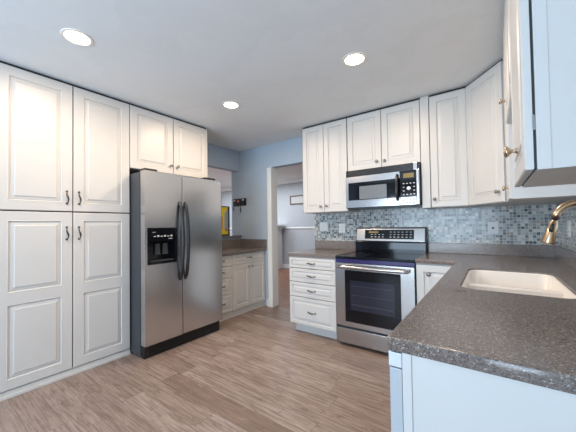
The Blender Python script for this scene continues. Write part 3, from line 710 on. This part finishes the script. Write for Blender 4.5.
# ---------------------------------------------------------------- outlets and switches
def outlet(fr, u, v, label, w_=0.072, h_=0.115, kind='duplex', m='plate', cat='outlet'):
    t = thing('wall_outlet' if cat == 'outlet' else 'light_switch', label, cat, tuple(fr @ Vector((u, v, 0))), 'wall plates')
    b = B(); b.box((u-w_/2, v-h_/2, 0), (u+w_/2, v+h_/2, 0.006), 0.002, fr); b.out('plate', M[m], t)
    if kind == 'duplex':
        for s_ in (-1, 1):
            b = B(); b.box((u-0.016, v+s_*0.022-0.013, 0.006), (u+0.016, v+s_*0.022+0.013, 0.0075), 0.001, fr); r_ = b.out('socket', M[m], t)
            b = B(); b.box((u-0.008, v+s_*0.022-0.004, 0.0075), (u-0.005, v+s_*0.022+0.006, 0.008), 0, fr); b.box((u+0.005, v+s_*0.022-0.004, 0.0075), (u+0.008, v+s_*0.022+0.006, 0.008), 0, fr); b.out('slot', M['slot'], r_)
    elif kind == 'jack':
        b = B(); b.lathe((u, v, 0.006), (0, 0, 1), [(0.010, 0), (0.010, 0.004), (0, 0.004)], 12, fr); b.out('jack', M['slot'], t)
    else:
        for s_ in ((-1, 1) if kind == 'double' else (0,)):
            b = B(); b.box((u+s_*0.023-0.016, v-0.033, 0.006), (u+s_*0.023+0.016, v+0.033, 0.009), 0.002, fr); b.out('rocker', M[m], t)
    return t
frb = frame((0, YW-0.0066, 0), FY)
outlet(frb, -1.800, 1.195, 'double switch plate on tile backsplash, nearest the doorway', 0.116, 0.115, 'double', cat='switch')
outlet(frb, -1.538, 1.172, 'white outlet plate on tile backsplash just left of the range', 0.085, 0.115)
outlet(frb, 0.005, 1.165, 'steel grey outlet plate on tile backsplash under corner cabinet', 0.078, 0.118, 'jack', 'plategrey')
outlet(frame((XR-0.0066, 0, 0), FNX), -2.778, 1.165, 'pale outlet plate on the right wall tile behind the faucet', 0.075, 0.118)
outlet(frame((0, YW-0.0003, 0), FY), -3.140, 1.172, 'pale switch plate on the blue wall below the key rack', 0.075, 0.115, 'single', 'platewall', cat='switch')

# ---------------------------------------------------------------- key rack
t = thing('key_rack', 'small black key rack hanging on the blue wall', 'key rack', (-3.365, YW-0.012, 1.61))
b = B(); b.box((-3.515, YW-0.016, 1.555), (-3.215, YW-0.0005, 1.672), 0.003); bd = b.out('board', M['black'], t)
for x in (-3.48, -3.42, -3.34, -3.27):
    b = B(); b.tube([(x, YW-0.016, 1.585), (x, YW-0.034, 1.58), (x, YW-0.038, 1.565), (x, YW-0.042, 1.578)], 0.003, 6); b.out('hook', M['pewter'], bd)
b = B(); b.lathe((-3.385, YW-0.0165, 1.628), (0, -1, 0), [(0.022, 0), (0.022, 0.002), (0, 0.002)], 14); b.out('ornament', M['red'], bd)
b = B(); b.box((-3.50, YW-0.0185, 1.63), (-3.46, YW-0.0162, 1.655)); b.out('ornament', M['mark'], bd)
b = B(); b.box((-3.30, YW-0.0185, 1.635), (-3.26, YW-0.0162, 1.66)); b.out('ornament', M['mark'], bd)
for x, L_, lab in ((-3.484, 0.09, 'dark key set on the left hook of the key rack'), (-3.325, 0.12, 'dark key strap on the right hook of the key rack')):
    b = B(); b.tube([(x, YW-0.036, 1.575), (x+0.004, YW-0.034, 1.54), (x, YW-0.03, 1.575-L_*0.5)], 0.004, 8)
    b.box((x-0.010, YW-0.032, 1.565-L_), (x+0.010, YW-0.026, 1.575-L_*0.45), 0.002)
    tag(b.out('keys', M['black']), lab, 'keys', 'hanging keys')

# ---------------------------------------------------------------- framed picture standing on the ledge
t = thing('framed_glass_picture', 'yellow and blue glass picture in black frame on the pass-through ledge', 'picture', (XL-0.10, 3.10, 1.071))
fr = frame((XL-0.10, 2.80, 1.071), FX)
Wp, Hp = 0.335, 0.47
b = B()
for a, c in (((0, 0, 0), (0.022, Hp, 0.02)), ((Wp-0.022, 0, 0), (Wp, Hp, 0.02)), ((0.022, 0, 0), (Wp-0.022, 0.02, 0.02)), ((0.022, Hp-0.012, 0), (Wp-0.022, Hp, 0.02))): b.box(a, c, 0, fr)
b.out('picture_frame', M['black'], t)
b = B(); b.box((0.022, 0.02, 0.004), (Wp-0.022, Hp-0.012, 0.010), 0, fr); pb = b.out('blue_panel', M['bluep'], t)
b = B(); b.prism([(0.03, Hp-0.016), (Wp-0.03, Hp-0.016), (Wp-0.06, Hp-0.07), (Wp-0.10, Hp-0.11), (Wp-0.11, 0.10), (Wp-0.03, 0.06), (Wp-0.03, 0.025), (0.03, 0.025), (0.03, 0.08), (Wp-0.17, 0.12), (Wp-0.17, Hp-0.11), (0.03, Hp-0.06)], 0.010, 0.014, fr)
b.out('yellow_figure', M['yellow'], t)
b = B(); b.box((Wp-0.165, 0.10, 0.014), (Wp-0.145, Hp-0.16, 0.016), 0, fr); b.lathe((Wp-0.07, 0.09, 0.010), (0, 0, 1), [(0.022, 0), (0.022, 0.005), (0, 0.005)], 14, fr); b.out('red_accent', M['red'], t)

# ---------------------------------------------------------------- living room beyond the doorway
t = thing('picture_frame', 'small brown framed picture on the grey wall beyond the doorway', 'picture', (-4.36, 6.44, 1.87))
fr = frame((-4.60, 6.449, 1.80), FY)
b = B()
for a, c in (((0, 0, 0), (0.03, 0.25, 0.02)), ((0.47, 0, 0), (0.50, 0.25, 0.02)), ((0.03, 0, 0), (0.47, 0.03, 0.02)), ((0.03, 0.22, 0), (0.47, 0.25, 0.02))): b.box(a, c, 0, fr)
b.out('frame', M['framebr'], t)
b = B(); b.box((0.03, 0.03, 0), (0.47, 0.22, 0.008), 0, fr); b.out('print', M['paper'], t)
t = thing('half_wall', 'white panelled half wall with cap beyond the doorway', 'half wall', (-5.1, 6.2, 0))
b = B(); b.box((-5.60, 6.05, 0), (-4.86, 6.40, 1.20)); b.out('body', M['trim'], t)
b = B(); b.box((-5.66, 6.00, 1.20), (-4.74, 6.408, 1.245), 0.01); b.out('cap', M['trim'], t)
b = B(); b.box((-5.55, 6.035, 0.18), (-5.05, 6.05, 0.19)); b.box((-5.55, 6.035, 0.18), (-5.53, 6.05, 1.1)); b.box((-5.07, 6.035, 0.18), (-5.05, 6.05, 1.1)); b.box((-5.55, 6.035, 1.09), (-5.05, 6.05, 1.1)); b.out('panel_moulding', M['trim'], t)
b = B(); b.box((-4.80, 5.40, 0.0), (-4.50, 5.52, 0.012), 0.002)
for i in range(8): b.box((-4.79+i*0.036, 5.41, 0.012), (-4.77+i*0.036, 5.51, 0.015))
tag(b.out('floor_vent', M['black']), 'black vent set in the reddish wood floor beyond the doorway', 'vent')

# ---------------------------------------------------------------- recessed lights
for i, (x, y, lab) in enumerate(((-2.145, 0.659, 'recessed ceiling light above the pantry, nearest the left edge'), (-0.805, 1.985, 'recessed ceiling light in front of the microwave cabinets'), (-2.125, 1.964, 'recessed ceiling light in front of the refrigerator'))):
    t = thing('recessed_light', lab, 'ceiling light', (x, y, ZC-0.001), 'recessed ceiling lights')
    b = B(); n = 36
    for k in range(n):
        a0, a1 = 2*math.pi*k/n, 2*math.pi*(k+1)/n
        P = lambda r, a, z: (x+r*math.cos(a), y+r*math.sin(a), z)
        for (r0, z0_), (r1, z1_) in (((0.088, ZC-0.0002), (0.085, ZC-0.005)), ((0.085, ZC-0.005), (0.070, ZC-0.006)), ((0.070, ZC-0.006), (0.068, ZC-0.0003))):
            b.face([P(r0, a0, z0_), P(r1, a0, z1_), P(r1, a1, z1_), P(r0, a1, z0_)])
    b.out('trim_ring', M['lamprim'], t)
    b = B(); b.lathe((x, y, ZC-0.0003), (0, 0, -1), [(0.069, 0), (0.069, 0.002), (0.05, 0.0035), (0, 0.004)], 32); b.out('lens', M['lamp'], t)
    l = bpy.data.lights.new('downlight', 'AREA'); l.shape = 'DISK'; l.size = 0.13; l.energy = DOWN_E; l.color = (1.0, 0.79, 0.58)
    lo = bpy.data.objects.new('downlight', l); lo.location = (0, 0, -0.012); C.objects.link(lo); lo.parent = t
